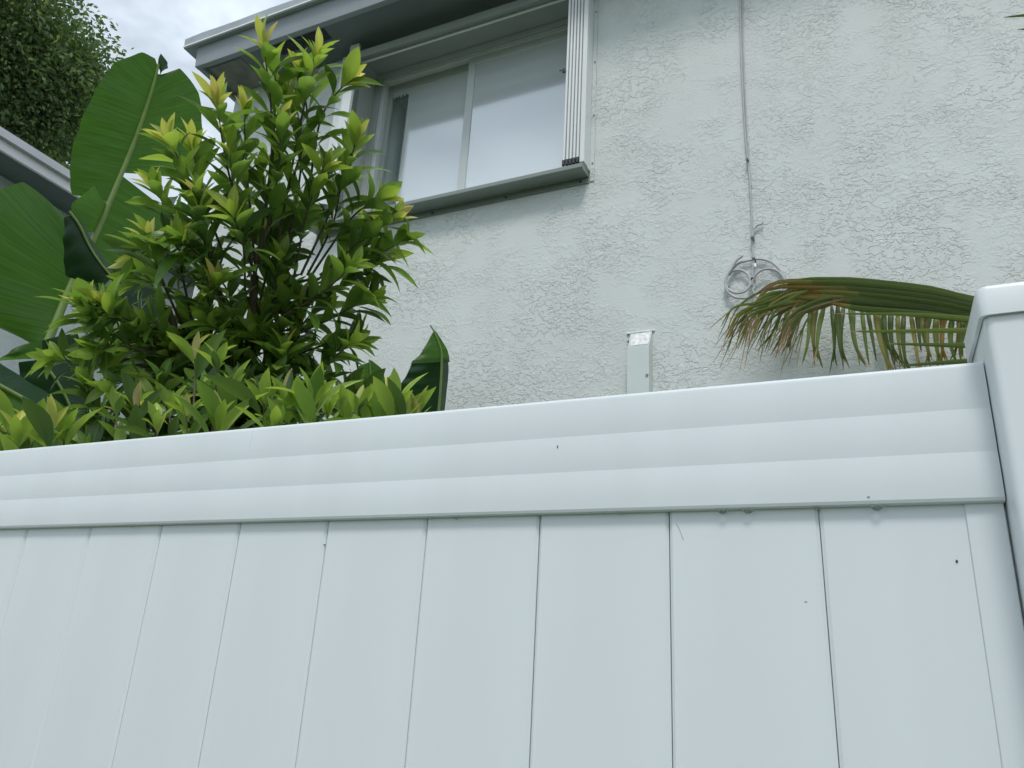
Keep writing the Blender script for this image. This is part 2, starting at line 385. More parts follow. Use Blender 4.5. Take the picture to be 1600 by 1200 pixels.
# window
win = MB()
FY = 2.455
def ring(mb, x0, x1, z0, z1, wl, wr, wt, wb, y0, y1):
    mb.box(x0, x0+wl, y0, y1, z0, z1); mb.box(x1-wr, x1, y0, y1, z0, z1)
    mb.box(x0+wl, x1-wr, y0, y1, z1-wt, z1); mb.box(x0+wl, x1-wr, y0, y1, z0, z0+wb)
    return mb
ring(win, OX0+.003, OX1-.003, OZ0+.003, OZ1-.003, .050, .045, .048, .05, FY, YB)
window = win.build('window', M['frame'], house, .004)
ring(MB(), OX0+.053, OX1-.048, OZ0+.053, OZ1-.051, .030, .030, .028, .03, FY+.012, YB-.002).build('frame', M['sash'], window, .003)
XM = -1.945
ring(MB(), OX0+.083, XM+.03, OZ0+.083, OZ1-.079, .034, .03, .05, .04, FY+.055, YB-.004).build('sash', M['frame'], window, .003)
ring(MB(), XM-.026, OX1-.078, OZ0+.083, OZ1-.079, .050, .04, .052, .04, FY+.024, FY+.050).build('sash', M['sash'], window, .003)
MB().box(OX0+.112, XM+.004, FY+.066, FY+.072, OZ0+.12, OZ1-.125).build('pane', M['glass'], window)
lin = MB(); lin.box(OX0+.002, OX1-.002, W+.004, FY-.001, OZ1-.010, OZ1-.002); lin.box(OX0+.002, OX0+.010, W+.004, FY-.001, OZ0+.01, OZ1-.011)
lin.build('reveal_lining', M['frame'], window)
MB().box(XM+.02, OX1-.115, FY+.034, FY+.040, OZ0+.12, OZ1-.127).build('pane', M['glass'], window)
# pale sheet added to brighten the panes, frayed and missing along the left edge
def brightener(outline, y):
    nb = len(outline); bb = MB()
    bb.add([(x, y-.001, z) for x, z in outline]+[(x, y, z) for x, z in outline], [tuple(range(nb)), tuple(range(2*nb-1, nb-1, -1))]+[(i, i+nb, (i+1) % nb+nb, (i+1) % nb) for i in range(nb)])
    return bb.build('pane_brightener', M['brightener'], window)
BX = -2.425; bl_ = [(BX, OZ0+.12), (XM+.004, OZ0+.12), (XM+.004, OZ1-.1255), (OX0+.112, OZ1-.1255), (OX0+.112, OZ1-.165)]
for k in range(9): bl_.append((OX0+.116+k*.0125, OZ1-.168-(.016 if k % 2 else -.008)-.004*(k % 3)))
bl_.append((BX, OZ1-.185))
brightener(bl_, FY+.0655)
brightener([(XM+.02, OZ0+.12), (OX1-.115, OZ0+.12), (OX1-.115, OZ1-.1275), (XM+.02, OZ1-.1275)], FY+.0335)
MB().box(OX0+.06, BX+.09, FY+.088, FY+.091, OZ0+.05, OZ1-.06).build('curtain', M['curtain'], window)
rm = MB(); x0_, x1_, y0_, y1_, z0_, z1_ = OX0-.3, OX1+.3, YB, YB+1.6, OZ0-.5, OZ1+.03
rm.add([(x0_,y1_,z0_),(x1_,y1_,z0_),(x1_,y1_,z1_),(x0_,y1_,z1_),(x0_,y0_,z0_),(x1_,y0_,z0_),(x1_,y0_,z1_),(x0_,y0_,z1_)], [(0,1,2,3),(4,7,3,0),(1,2,6,5),(3,2,6,7),(0,4,5,1)])
rm.build('room', M['room'], house)

# accordion storm shutter
shut = MB()
shut.prism_x([(2.200,5.062),(2.206,5.060),(2.226,5.060),(2.226,5.072),(2.300,5.110),(2.300,5.117),(2.200,5.117)], -2.615, -1.078)
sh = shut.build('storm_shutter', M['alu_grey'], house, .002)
MB().box(-2.615, -1.108, 2.236, 2.246, 5.052, 5.074).build('header_guide', M['alu'], sh)
sl = MB(); sl.prism_x([(2.197,3.872),(2.206,3.862),(2.299,3.872),(2.299,3.905),(2.206,3.900),(2.197,3.894)], -2.80, -1.088)
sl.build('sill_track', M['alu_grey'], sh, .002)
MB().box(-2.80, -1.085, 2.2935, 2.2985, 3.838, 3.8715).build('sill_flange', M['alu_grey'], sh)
MB().box(-2.690, -2.622, 2.197, 2.222, 3.906, 5.185).build('locking_track', M['alu'], sh, .003)
MB().box(-2.676, -2.660, 2.2225, 2.299, 3.906, 5.16).build('track_web', M['alu_grey'], sh)
MB().box(-2.785, -2.728, 2.250, 2.299, 3.90, 5.165).build('side_track', M['alu'], sh, .004)
MB().box(-1.107, -1.082, 2.204, 2.299, 3.906, 5.058).build('stack_post', M['alu'], sh, .002)
MB().box(-1.0815, -1.060, 2.294, 2.2985, 3.846, 5.115).build('wall_flange', M['stucco'], sh)
for i in range(5):
    xb = -1.199+i*.0185
    pr = [(xb+.0065+.0065*math.cos(a), 2.206+.006*math.sin(a)) for a in [math.pi+math.pi*k/6 for k in range(7)]]
    pr += [(xb+.011, 2.292), (xb+.002, 2.292)]
    bl = MB().prism_z(pr, 3.932, 5.055).build('blade', M['alu'], sh)
    for p in bl.data.polygons: p.use_smooth = len(p.vertices) == 4
    MB().tube([(xb+.0065, 2.203, 3.904), (xb+.0065, 2.203, 3.934)], lambda t_: .0085 if .2 < t_ < .9 else .0075, 10).build('roller', M['dark'], bl)
    MB().tube([(xb+.0065, 2.206, 3.932), (xb+.0165, 2.201, 3.938)], .004, 6).build('hinge_pin', M['alu_grey'], bl)
hk = at(880, 110, 2.19)
MB().box(hk.x-.006, hk.x+.010, 2.188, 2.199, hk.z-.012, hk.z+.012).tube([(hk.x-.004,2.19,hk.z), (hk.x-.02,2.185,hk.z+.002)], .004, 8).build('lock', M['dark'], sh, .002)
for z in (3.95, 4.25, 4.6, 4.95):
    MB().tube([(-1.068,2.296,z),(-1.068,2.290,z)], .005, 8).build('screw', M['alu_grey'], sh)
for x in (-2.5, -2.0, -1.55, -1.13):
    MB().tube([(x,2.2955,3.853),(x,2.289,3.853)], .006, 8).build('screw', M['dark'], sh)

# ------------------------------------------------------------------ house to the left
lh = empty('grey_house', (-10, 4, 0), 'grey house at the left whose white eave shows behind the banana leaf', 'house')
LX, LY0, LY1, LZ = -6.0, -2.0, 9.0, 5.165
MB().box(-14, LX-.45, LY0+.4, LY1-.4, 0, LZ+.05).build('wall', M['stucco'], lh)
MB().box(-14.4, LX-.031, LY0+.03, LY1-.03, LZ+.052, LZ+.07).build('soffit', M['soffit'], lh)
MB().prism_x([(0,0)]*0 or [(LY0,LZ),(LY1,LZ),(LY1,LZ+.085),(LY0,LZ+.085)], LX-.03, LX).build('fascia', M['white'], lh, .004)
MB().prism_x([(LY0-.03,LZ+.086),(LY1+.03,LZ+.086),(LY1+.03,LZ+.155),(LY0-.03,LZ+.155)], LX-.04, LX+.045).build('roof_edge', M['pale_edge'], lh, .004)
lr = MB(); z0 = LZ+.15
lr.add([(LX+.03,LY0-.02,z0),(LX+.03,LY1,z0),(-14.4,LY1,z0),(-14.4,LY0-.02,z0),(-10.2,LY0+3.5,z0+1.4),(-10.2,LY1-3.5,z0+1.4)], [(0,1,5,4),(1,2,5),(2,3,4,5),(3,0,4)])
lr.build('roof', M['roof'], lh)

# ------------------------------------------------------------------ vinyl fence
fence = empty('vinyl_fence', (-.4, .02, 0), 'white vinyl privacy fence with ribbed top rail and square capped post', 'fence')
PITCHW = .154; ZB, ZT = 1.692, 1.832; PX = .1635
def make_plank(name='plank', g_=.0006, bv=.0034):
    h = PITCHW/2
    pr = [(-h+g_, .0030), (-h+g_+bv, 0), (h-g_-bv, 0), (h-g_, .0030), (h-g_, .022), (-h+g_, .022)]
    return MB().prism_z([(x, y) for x, y in pr], .06, ZB+.02).mesh(name, M['vinyl'])
pm_ = make_plank(); pm_tight = make_plank('plank', .00030, .0040)
def put_mesh(name, me, parent, loc, rot=None):
    o = bpy.data.objects.new(name, me); COL.objects.link(o); o.parent = parent
    o.location = Vector(loc)-(parent.location if parent.type == 'EMPTY' else Vector((0,0,0)))
    if rot: o.rotation_euler = rot
    return o
def rail_profile(zb, zt, yf=-.0105, yb=.0325, ribs=3):
    pts = [(yb, zb), (yf+.004, zb), (yf+.0012, zb+.001), (yf, zb+.004)]
    h = (zt-zb-.011)/ribs; zz = zb+.005
    for r in range(ribs):
        for k in range(0, 9):
            u = k/8
            if k == 0: continue
            pts.append((yf-.0040*u*(1-u), zz+h*(r+u)))
    rr = .006
    for k in range(0, 6):
        a = math.pi/2*k/5
        pts.append((yf+rr-rr*math.cos(a), zt-rr+rr*math.sin(a)))
    pts += [(yb-rr, zt), (yb, zt-rr)]
    return pts
def fence_panel(xr, xl, bottom=True):
    r = MB().prism_x(rail_profile(ZB, ZT)[::-1][::-1], xl, xr, smooth=False).build('top_rail', M['vinyl'], fence)
    for p in r.data.polygons: p.use_smooth = True
    r.data.set_sharp_from_angle(angle=math.radians(6))
    b = MB().prism_x(rail_profile(.06, .20), xl, xr).build('bottom_rail', M['vinyl'], fence)
    x = xr-.0325
    MB().box(x-.0005, xr-.0008, -.0022, .026, .2, ZB+.02).build('side_channel', M['vinyl'], fence, .0012)
    MB().box(xl+.0008, xl+.033, -.0022, .026, .2, ZB+.02).build('side_channel', M['vinyl'], fence, .0012)
    return r
rail = fence_panel(PX-.0012, PX-2.42)
for i in range(16):
    x = PITCHW/2-i*PITCHW
    if i == 0:
        continue
    if x < PX-2.42+.05: break
    put_mesh('plank', pm_ if i < 4 else pm_tight, fence, (x, RNG.uniform(-.0003,.0003), 0))
# the last plank before the post runs in under the side channel
h0 = .0006
MB().prism_z([(h0,.0022),(h0+.0034,0),(PX-.02,0),(PX-.02,.022),(h0,.022)], .06, ZB+.02).build('plank', M['vinyl'], fence)
fence_panel(PX+.127+2.42, PX+.127+.0012)
for i in range(15):
    x = PX+.127+.034+PITCHW/2+i*PITCHW
    if x > PX+.127+2.42-.06: break
    put_mesh('plank', pm_, fence, (x, RNG.uniform(-.0004,.0004), 0))
def rrect(x0, x1, y0, y1, r, n=5):
    out = []
    for cx, cy, a0 in ((x1-r,y1-r,0),(x0+r,y1-r,90),(x0+r,y0+r,180),(x1-r,y0+r,270)):
        for k in range(n+1):
            a = math.radians(a0+90*k/n); out.append((cx+r*math.cos(a), cy+r*math.sin(a)))
    return out
def post(xl):
    s = .127; y0 = .011-s/2; y1 = y0+s
    p = MB().prism_z(rrect(xl, xl+s, y0, y1, .0075), 0, 1.868).build('post', M['vinyl_post'], fence)
    for f in p.data.polygons: f.use_smooth = True
    p.data.set_sharp_from_angle(angle=math.radians(35))
    e = .0042; c = MB(); lay = [(1.8600, 0, .0085), (1.8860, 0, .0085), (1.8895, .0012, .008), (1.8915, .004, .007), (1.8935, .012, .006), (1.8965, .045, .004)]
    rings = []; n = None
    for z, ins, rr in lay:
        pr = rrect(xl-e+ins, xl+s+e-ins, y0-e+ins, y1+e-ins, rr); n = len(pr); rings += [(x, y, z) for x, y in pr]
    fs = []
    for i in range(len(lay)-1):
        for j in range(n): fs.append((i*n+j, i*n+(j+1)%n, (i+1)*n+(j+1)%n, (i+1)*n+j))
    fs.append(tuple(range((len(lay)-1)*n, len(lay)*n)))
    inner = [(x, y, 1.8600) for x, y in rrect(xl-.0006, xl+s+.0006, y0-.0006, y1+.0006, .0075)]
    o = len(rings); rings += inner
    for j in range(n): fs.append((o+j, o+(j+1)%n, (j+1)%n, j))
    c.add(rings, fs, 0, None, True)
    cp = c.build('post_cap', M['vinyl'], p); cp.data.set_sharp_from_angle(angle=math.radians(30))
    return p
post(PX); post(PX-2.42-.127)
post(PX+.127+2.42)
# nicks and a screw hole in the vinyl
for (px, py, sx, sz, y) in [(871,698,.0006,.0020,-.0118),(1495,877,.0010,.0015,-.0006),(1357,776,.0013,.0004,-.0113),(1259,940,.0012,.0003,-.0006),(506,851,.0006,.0007,-.0006)]:
    p = at(px, py, y)
    MB().tube([p+Vector((0,-.0002,0)), p+Vector((0,.003,0))], .001, 8).build('nick', M['dark'] if px in (871, 1495, 506) else M['mark'], fence)
    o = COL.objects[-1]
    for v in o.data.vertices:
        v.co.x = p.x+(v.co.x-p.x)*sx/.001; v.co.z = p.z+(v.co.z-p.z)*sz/.001
# scratch by the fourth joint
sc_ = [at(1057,818,-.0004), at(1061,826,-.0004), at(1065,836,-.0004), at(1068,844,-.0004)]
MB().tube(sc_, .00022, 5).build('scratch', M['mark'], fence)
# raindrops under the rail
drops = [(124,829,.0017,'above the second plank from the left'),(205,827,.0020,'above the third plank from the left'),(673,814,.0019,'left of the pair above the sixth joint'),(712,813,.0021,'right of the pair above the sixth joint'),
         (966,807,.0016,'just left of the middle right joint'),(1130,803,.0030,'left of the pair above the third plank from the post'),(1169,803,.0031,'right of the pair above the third plank from the post'),
         (1277,798,.0018,'over the joint nearest the post'),(1371,798,.0033,'above the wide plank beside the post')]
for px, py, r, where in drops:
    p = at(px, py, -.006); bm = bmesh.new(); bmesh.ops.create_uvsphere(bm, u_segments=14, v_segments=10, radius=r*1.25)
    for v in bm.verts:
        v.co.x *= 1.3; v.co.y *= .9
        if v.co.z > 0: v.co.z *= .55; v.co.x *= 1+.25*(v.co.z/r); 
    me = bpy.data.meshes.new('raindrop'); bm.to_mesh(me); bm.free(); me.materials.append(M['water'])
    for f in me.polygons: f.use_smooth = True
    o = bpy.data.objects.new('raindrop', me); COL.objects.link(o); o.location = (p.x, -.006, ZB-.0003-.35*r)
    tag(o, 'raindrop under the rail, '+where, 'raindrop', 'raindrops under the fence rail')

# ------------------------------------------------------------------ line cover and cable on the wall
c0 = at(980, 546, W-.062); c1 = at(1014, 545, W-.062)
lx0, lx1, lz = c0.x, c1.x, c0.z
lc = empty('line_cover', ((lx0+lx1)/2, W-.03, 0), 'white painted upright duct cover with slanted top on the stucco wall', 'duct cover')
b = MB().prism_x([(W-.062,1.2),(W-.001,1.2),(W-.001,lz+.098),(W-.010,lz+.098),(W-.062,lz)], lx0, lx1).build('duct', M['cover'], lc, .003)
tp = MB().add([(lx0+.012,W-.0632+.010,lz+.020),(lx1-.006,W-.0632+.010,lz+.020),(lx1-.004,W-.0632+.046,lz+.088),(lx0+.008,W-.0632+.046,lz+.088)], [(0,1,2,3)]).build('chipped_patch', M['chip'], lc)
q = at(1011, 586, W-.0625); MB().tube([q, q+Vector((0,-.004,0))], .006, 8).build('screw', M['alu_grey'], lc)
MB().box(lx0-.02, lx1+.012, W-.009, W-.0005, lz+.099, lz+.108).build('sealant_line', M['chip'], lc, .003)
q = (lx0-.012, W-.006, lz+.06); MB().tube([q, (q[0]+.012, q[1]-.004, q[2]+.003)], .007, 7).build('sealant_blob', M['dark'], lc)

cb = empty('coiled_cable', at(1177, 405, W-.02), 'grey coaxial cable running down the stucco wall to a coil', 'cable')
YW = W-.008
main = [(1157,-60),(1157,0),(1157,45),(1159,110),(1162,170),(1166,230),(1171,275),(1174,330),(1175,372),(1177,405)]
MB().tube(crom([at(x,y,YW) for x,y in main], 60), .0042, 8).build('cable_run', M['cable'], cb)
thin = [(1160.5,-60),(1160.5,40),(1162.5,110),(1165,170),(1169,240),(1174,290)]
MB().tube(crom([at(x,y,YW+.002) for x,y in thin], 40), .0026, 6).build('thin_wire', M['cable'], cb)
br = [(1176,375),(1177,362),(1182,353),(1190,350),(1192,347)]
MB().tube(crom([at(x,y,YW-.006) for x,y in br], 20), .0046, 8).build('cable_end', M['cable'], cb)
def loop(cx, cy, rx, ry, a0, a1, y, n=44): return [at(cx+rx*math.cos(math.radians(a0+(a1-a0)*k/n)), cy+ry*math.sin(math.radians(a0+(a1-a0)*k/n)), y-.006*math.sin(k/n*6)) for k in range(n+1)]
MB().tube(loop(1153,440,19.5,18,0,360,W-.026), .0056, 8).build('cable_loop', M['cable'], cb)
MB().tube(crom([at(x,y,W-.030) for x,y in [(1160,400),(1150,408),(1143,420),(1136,432),(1134,446),(1138,457),(1150,465),(1167,466)]], 40), .0056, 8).build('cable_loop', M['cable'], cb)
MB().tube(crom([at(x,y,W-.016) for x,y in [(1139,430),(1152,413),(1170,407),(1190,405),(1207,411),(1220,424),(1225,440),(1220,456)]], 40), .0055, 8).build('cable_loop', M['cable'], cb)
MB().tube(loop(1201,446,26,26,-180,170,W-.026), .0056, 8).build('cable_loop', M['cable'], cb)
MB().tube(crom([at(x,y,W-.020) for x,y in [(1177,405),(1177,420),(1176,437),(1178,452)]], 16), .0062, 8).build('drop_lead', M['cable'], cb)
for x, y, r in [(1176,372,.009),(1168,250,.007),(1178,405,.010),(1138,451,.008),(1176,437,.008)]:
    p = at(x, y, W-.018); r *= .75; MB().box(p.x-r, p.x+r, W-.034, W-.001, p.z-.004, p.z+.004).build('clip', M['alu_grey'] if y in (372,405,250) else M['dark'], cb, .001)
p = at(1180, 413, W-.03); MB().tube([p, p+Vector((0,-.004,.0)), p+Vector((.0,-.004,-.016))], .006, 8).build('connector', M['alu'], cb)

# ------------------------------------------------------------------ leaves
def leaf_mesh(curl, fold, wid, mi, twist=0., ns=7):
    """leaf of length 1 along +x from its stalk, upper side +z"""
    mb = MB(); vv = []; uv = []
    for i in range(ns+1):
        s = i/ns
        wdt = wid*max(0, math.sin(math.pi*min(1, s**1.08)))**.88
        if i == 0: wdt = .012
        if i == ns: wdt = .002
        x = .06+.94*s; z = -curl*s*s+.10*s; tw = twist*s
        for j, e in enumerate((-1, -.5, 0, .5, 1)):
            yy = e*wdt; zz = abs(e)*wdt*fold
            vv.append((x, yy*math.cos(tw)-zz*math.sin(tw), z+yy*math.sin(tw)+zz*math.cos(tw))); uv.append((s, .5+.5*e))
    fs = [(i*5+j, (i+1)*5+j, (i+1)*5+j+1, i*5+j+1) for i in range(ns) for j in range(4)]
    mb.add(vv, fs, 0, uv, True)
    mb.add([(0,-.010,0),(0,.010,0),(.08,.011,.006),(.08,-.011,.006)], [(0,3,2,1)], 0, [(0,.5)]*4)
    return mb
LSHAPES = [(.16,.28,.162,.15),(.28,.34,.172,-.3),(.42,.26,.166,.35),(.10,.42,.154,-.2),(.32,.45,.162,.45),(.54,.30,.164,-.35),(.14,.5,.130,.25),(.34,.45,.135,-.3)]
LMB = [leaf_mesh(c, f, w_, 0, t_) for c, f, w_, t_ in LSHAPES]
LMESH = {}
def leaf_data(shape, mi):
    if (shape, mi) not in LMESH: LMESH[(shape, mi)] = LMB[shape].mesh('leaf', LEAFM[mi])
    return LMESH[(shape, mi)]
LNP = [np.array(m_.v) for m_ in LMB]

def sight(p):      # is the point above the top of the fence as seen from the camera
    if p.y <= .04: return True
    return p.z > CAM.z+(ZT-CAM.z)*(p.y-CAM.y)/(.0-CAM.y)-.02

class Shrub:
    def __init__(s, name, base, label, seed, cat='shrub', group=None):
        s.root = empty(name, base, label, cat, group); s.leaves = []; s.stems = MB(); s.r = random.Random(seed); s.base = Vector(base)
    def leaf(s, p, d, up, L, mi):
        s.leaves.append((p, d, up, L, s.r.randrange(6) if mi < 3 else 6+s.r.randrange(2), mi))
    def shoot(s, pts, r0, L, n, tip=1., young=0.5, start=.25, spread=1.0, tone=1):
        """stem through pts with spiralled leaves; tones: 0 dark .. 2 light"""
        r = s.r; path = crom(pts, 14)
        s.stems.tube(path, lambda t_: r0*(1-.72*t_)+.0008, 6)
        ang = r.uniform(0, 6.28)
        for i in range(n):
            u = start+(1-start)*(i+.5)/n; k = u*13; a = min(int(k), 12); p = path[a].lerp(path[a+1], k-a)
            ax = (path[min(a+1,13)]-path[max(a-1,0)]).normalized()
            ang += 2.4+r.uniform(-.3,.3)
            o = ax.orthogonal().normalized(); o.rotate(Quaternion(ax, ang))
            near = max(0, (u-.82)/.18)
            elev = spread*(.86-.50*near)+r.uniform(-.2,.2)
            d = ax*math.cos(elev)+o*math.sin(elev)
            d.z += .08-.18*(1-near)*r.random(); d.normalize()
            up = (ax-d*ax.dot(d)); up += Vector((0,0,.45)); up = (up-d*up.dot(d)).normalized()
            LL = L*r.uniform(.60,1.28)*(1-.42*near*tip)
            z = r.random()
            if near > .45 and r.random() < young: mi = 3 if r.random() < .92 else 4
            elif near > .1 and r.random() < (.4 if young > .04 else .03)+young*.5: mi = 2
            else: mi = min(2, max(0, tone+(1 if z > .86 else (-1 if z < .28 else 0))))
            s.leaf(p, d, up, LL, mi)
        # the terminal rosette
        ax = (path[13]-path[11]).normalized()
        for i in range(5):
            o = ax.orthogonal().normalized(); o.rotate(Quaternion(ax, ang+i*2.4)); e = .18+.11*i
            d = (ax*math.cos(e)+o*math.sin(e)).normalized(); up = (o*-1); up = (up-d*up.dot(d)).normalized()
            mi = (3 if r.random() < .90 else 4) if r.random() < young else (2 if young > .04 else min(2, tone+1))
            s.leaf(path[13]-ax*.004*i, d, up, L*r.uniform(.55,.8), mi)
    def finish(s, keep=300):
        s.stems.build('branches', M['bark'], s.root)
        sc = []
        for i, (p, d, up, L, sh_, mi) in enumerate(s.leaves):
            mid = p+d*L*.5; x, y, dist = to_px(mid)
            vis = sight(mid) and -40 < x < 1640 and -40 < y < 1240
            sc.append(((L/dist if vis else 0)*(1 if True else 0), i))
        # largest in the picture, nearest first
        order = sorted(sc, key=lambda a: -a[0]); chosen = set(i for v, i in order[:keep] if v > 0)
        rest = MB(); mats = LEAFM
        for i, (p, d, up, L, sh_, mi) in enumerate(s.leaves):
            side = up.cross(d).normalized(); up = d.cross(side)
            if i in chosen:
                o = bpy.data.objects.new('leaf', leaf_data(sh_, mi)); COL.objects.link(o); o.parent = s.root
                q = p-s.base
                o.matrix_local = Matrix(((d.x*L,side.x*L,up.x*L,q.x),(d.y*L,side.y*L,up.y*L,q.y),(d.z*L,side.z*L,up.z*L,q.z),(0,0,0,1)))
            else:
                Rm = np.array([[d.x,side.x,up.x],[d.y,side.y,up.y],[d.z,side.z,up.z]])*L
                vv = LNP[sh_]@Rm.T+np.array(p)
                rest.add(vv.tolist(), LMB[sh_].f, mi, LMB[sh_].uv, True)
        if rest.f:
            o = rest.build('foliage', mats, s.root); tag(o, kind='stuff')

# tall shrub ---------------------------------------------------------------
DS = 2.45
base = ad(400, 700, DS); base.z = 0
S = Shrub('tall_shrub', base, 'tall glossy green shrub with pale yellow new shoots in front of the window', 5)
def jd(px, py, dd=0.): return ad(px, py, DS+dd)
trunk = [base, base+Vector((.01,0,1.3)), jd(385,640), jd(392,520), jd(398,430,.02)]
S.stems.tube(crom(trunk, 20), lambda t_: .022-.010*t_, 8)
tr2 = [base+Vector((.0,0,1.2)), jd(430,640,.05), jd(455,540,.05), jd(480,450,.03)]
S.stems.tube(crom(tr2, 14), lambda t_: .016-.007*t_, 8)
tr3 = [base+Vector((.0,0,1.2)), jd(330,640,-.05), jd(290,560,-.08), jd(262,480,-.08)]
S.stems.tube(crom(tr3, 14), lambda t_: .016-.007*t_, 8)
# shoots that give the outline: (origin px), (via px), (apex px), depth, leaves, young
OUT = [((398,430),(425,230),(413,75),.0,20,.35),((430,400),(470,190),(494,90),.02,24,.75),((480,330),(500,190),(540,130),.05,14,.5),((440,420),(470,260),(450,160),.06,18,.3),
       ((398,430),(355,260),(340,165),-.05,20,.65),((400,430),(385,260),(382,180),.08,18,.6),((340,420),(300,300),(268,225),-.05,20,.75),((350,400),(318,310),(302,235),.05,16,.7),
       ((470,430),(530,300),(555,225),.0,18,.6),((480,440),(550,340),(590,315),-.02,18,.75),((480,450),(570,410),(625,378),.0,18,.25),((480,470),(550,440),(596,408),.06,16,.1),
       ((470,520),(530,490),(575,468),.0,16,.05),((450,560),(505,540),(550,535),.03,14,.0),((480,430),(520,350),(535,270),.05,18,.4),((460,430),(480,330),(505,265),-.06,18,.35),
       ((290,520),(250,430),(236,380),-.1,16,.8),((300,500),(285,430),(280,385),-.12,16,.8),((330,520),(325,470),(333,445),-.15,14,.6),((262,520),(200,500),(172,480),-.1,16,.55),
       ((262,540),(165,520),(137,482),-.08,16,.5),((262,570),(150,570),(95,562),-.05,16,.05),((270,560),(190,540),(160,545),-.15,14,.1),((300,590),(230,590),(180,600),-.2,14,.15),
       ((398,430),(430,300),(440,200),-.08,20,.3),((398,430),(370,340),(360,240),-.1,20,.35),((350,470),(320,380),(310,310),-.12,18,.2),((440,430),(420,340),(410,270),.1,18,.1),
       ((480,450),(540,400),(580,350),.08,16,.4),((500,430),(560,380),(610,345),-.05,16,.45),((430,500),(500,460),(545,420),-.1,18,.1),((350,520),(260,450),(225,440),.1,16,.1),
       ((340,430),(270,340),(245,300),.1,16,.3),((320,460),(255,390),(215,400),.1,14,.3),((450,300),(480,200),(470,120),.08,12,.5),((425,260),(430,160),(430,110),.05,10,.2)]
for o_, v_, a_, dd, n_, yg in OUT:
    # the apex rosette reaches beyond the stem end
    pts = [jd(*o_, dd*.3), jd(*v_, dd*.8), jd(*a_, dd)]
    tone = 1
    S.shoot(pts, .0034, .124, n_-1, 1., yg, .26, .88, tone)
# dense inner foliage
for i in range(60):
    px = 400+RNG.gauss(0, 72); py = RNG.uniform(330, 620)
    if i > 40: px = RNG.uniform(110, 340) if i % 3 else RNG.uniform(400, 560); py = RNG.uniform(480, 640)
    dd = RNG.uniform(-.15, .30)
    ox, oy = px*.5+200, min(660, py+RNG.uniform(60,120))
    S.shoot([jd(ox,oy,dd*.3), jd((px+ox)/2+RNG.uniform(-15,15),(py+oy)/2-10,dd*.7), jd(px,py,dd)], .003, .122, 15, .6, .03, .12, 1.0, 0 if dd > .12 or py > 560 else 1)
for i in range(44):
    px = RNG.uniform(120, 570); py = RNG.uniform(600, 720); dd = RNG.uniform(-.25, .15)
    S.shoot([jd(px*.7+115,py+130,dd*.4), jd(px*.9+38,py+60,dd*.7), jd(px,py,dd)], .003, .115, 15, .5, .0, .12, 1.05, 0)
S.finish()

# low shrubs along the fence -----------------------------------------------
def low(name, label, apexes, Yd, L, bx, tone, young, seed, n=12, extra=8):
    b0 = at(bx, 720, Yd); b0.z = 0
    s = Shrub(name, b0, label, seed, group='low shrubs along the fence')
    r = s.r
    for (px, py, dy) in apexes:
        a = at(px, py, Yd+dy); o_ = at(px*.55+bx*.45, py+190, Yd+dy*.3)
        s.shoot([b0+Vector((r.uniform(-.05,.05), 0, 1.2)), o_, at(px*.9+bx*.1, py+75, Yd+dy*.8), a], .0032, L*r.uniform(.8,1.1), n, .7, young, .66, .9, tone if r.random() < .35 else max(0, tone-1))
    for k in range(extra):
        px, py, dy = r.choice(apexes); px += r.uniform(-45,45); py += r.uniform(35,80); dy += r.uniform(0,.12)
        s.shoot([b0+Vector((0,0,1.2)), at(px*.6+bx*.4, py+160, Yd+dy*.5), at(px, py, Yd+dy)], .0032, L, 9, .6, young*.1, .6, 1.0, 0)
    s.finish()
low('low_shrub', 'low yellow-green shrub at the far left end of the fence', [(12,672,0),(48,672,.03),(80,670,-.02),(100,685,.02),(-20,665,.05),(28,690,-.04)], .32, .118, 45, 2, .30, 21, 6, 1)
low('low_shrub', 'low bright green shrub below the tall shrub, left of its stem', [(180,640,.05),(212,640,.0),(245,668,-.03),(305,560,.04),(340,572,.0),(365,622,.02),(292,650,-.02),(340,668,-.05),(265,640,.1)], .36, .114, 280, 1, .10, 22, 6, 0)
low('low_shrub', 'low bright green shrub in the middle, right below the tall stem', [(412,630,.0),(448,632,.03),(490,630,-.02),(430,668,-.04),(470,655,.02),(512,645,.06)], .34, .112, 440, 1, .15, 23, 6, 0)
low('low_shrub', 'low yellow-tipped shrub just left of the torn banana leaf', [(562,648,.0),(598,640,.02),(616,640,-.02),(652,655,.02),(580,662,.04),(540,655,.03),(632,662,0)], .34, .100, 590, 1, .3, 24, 6, 0)

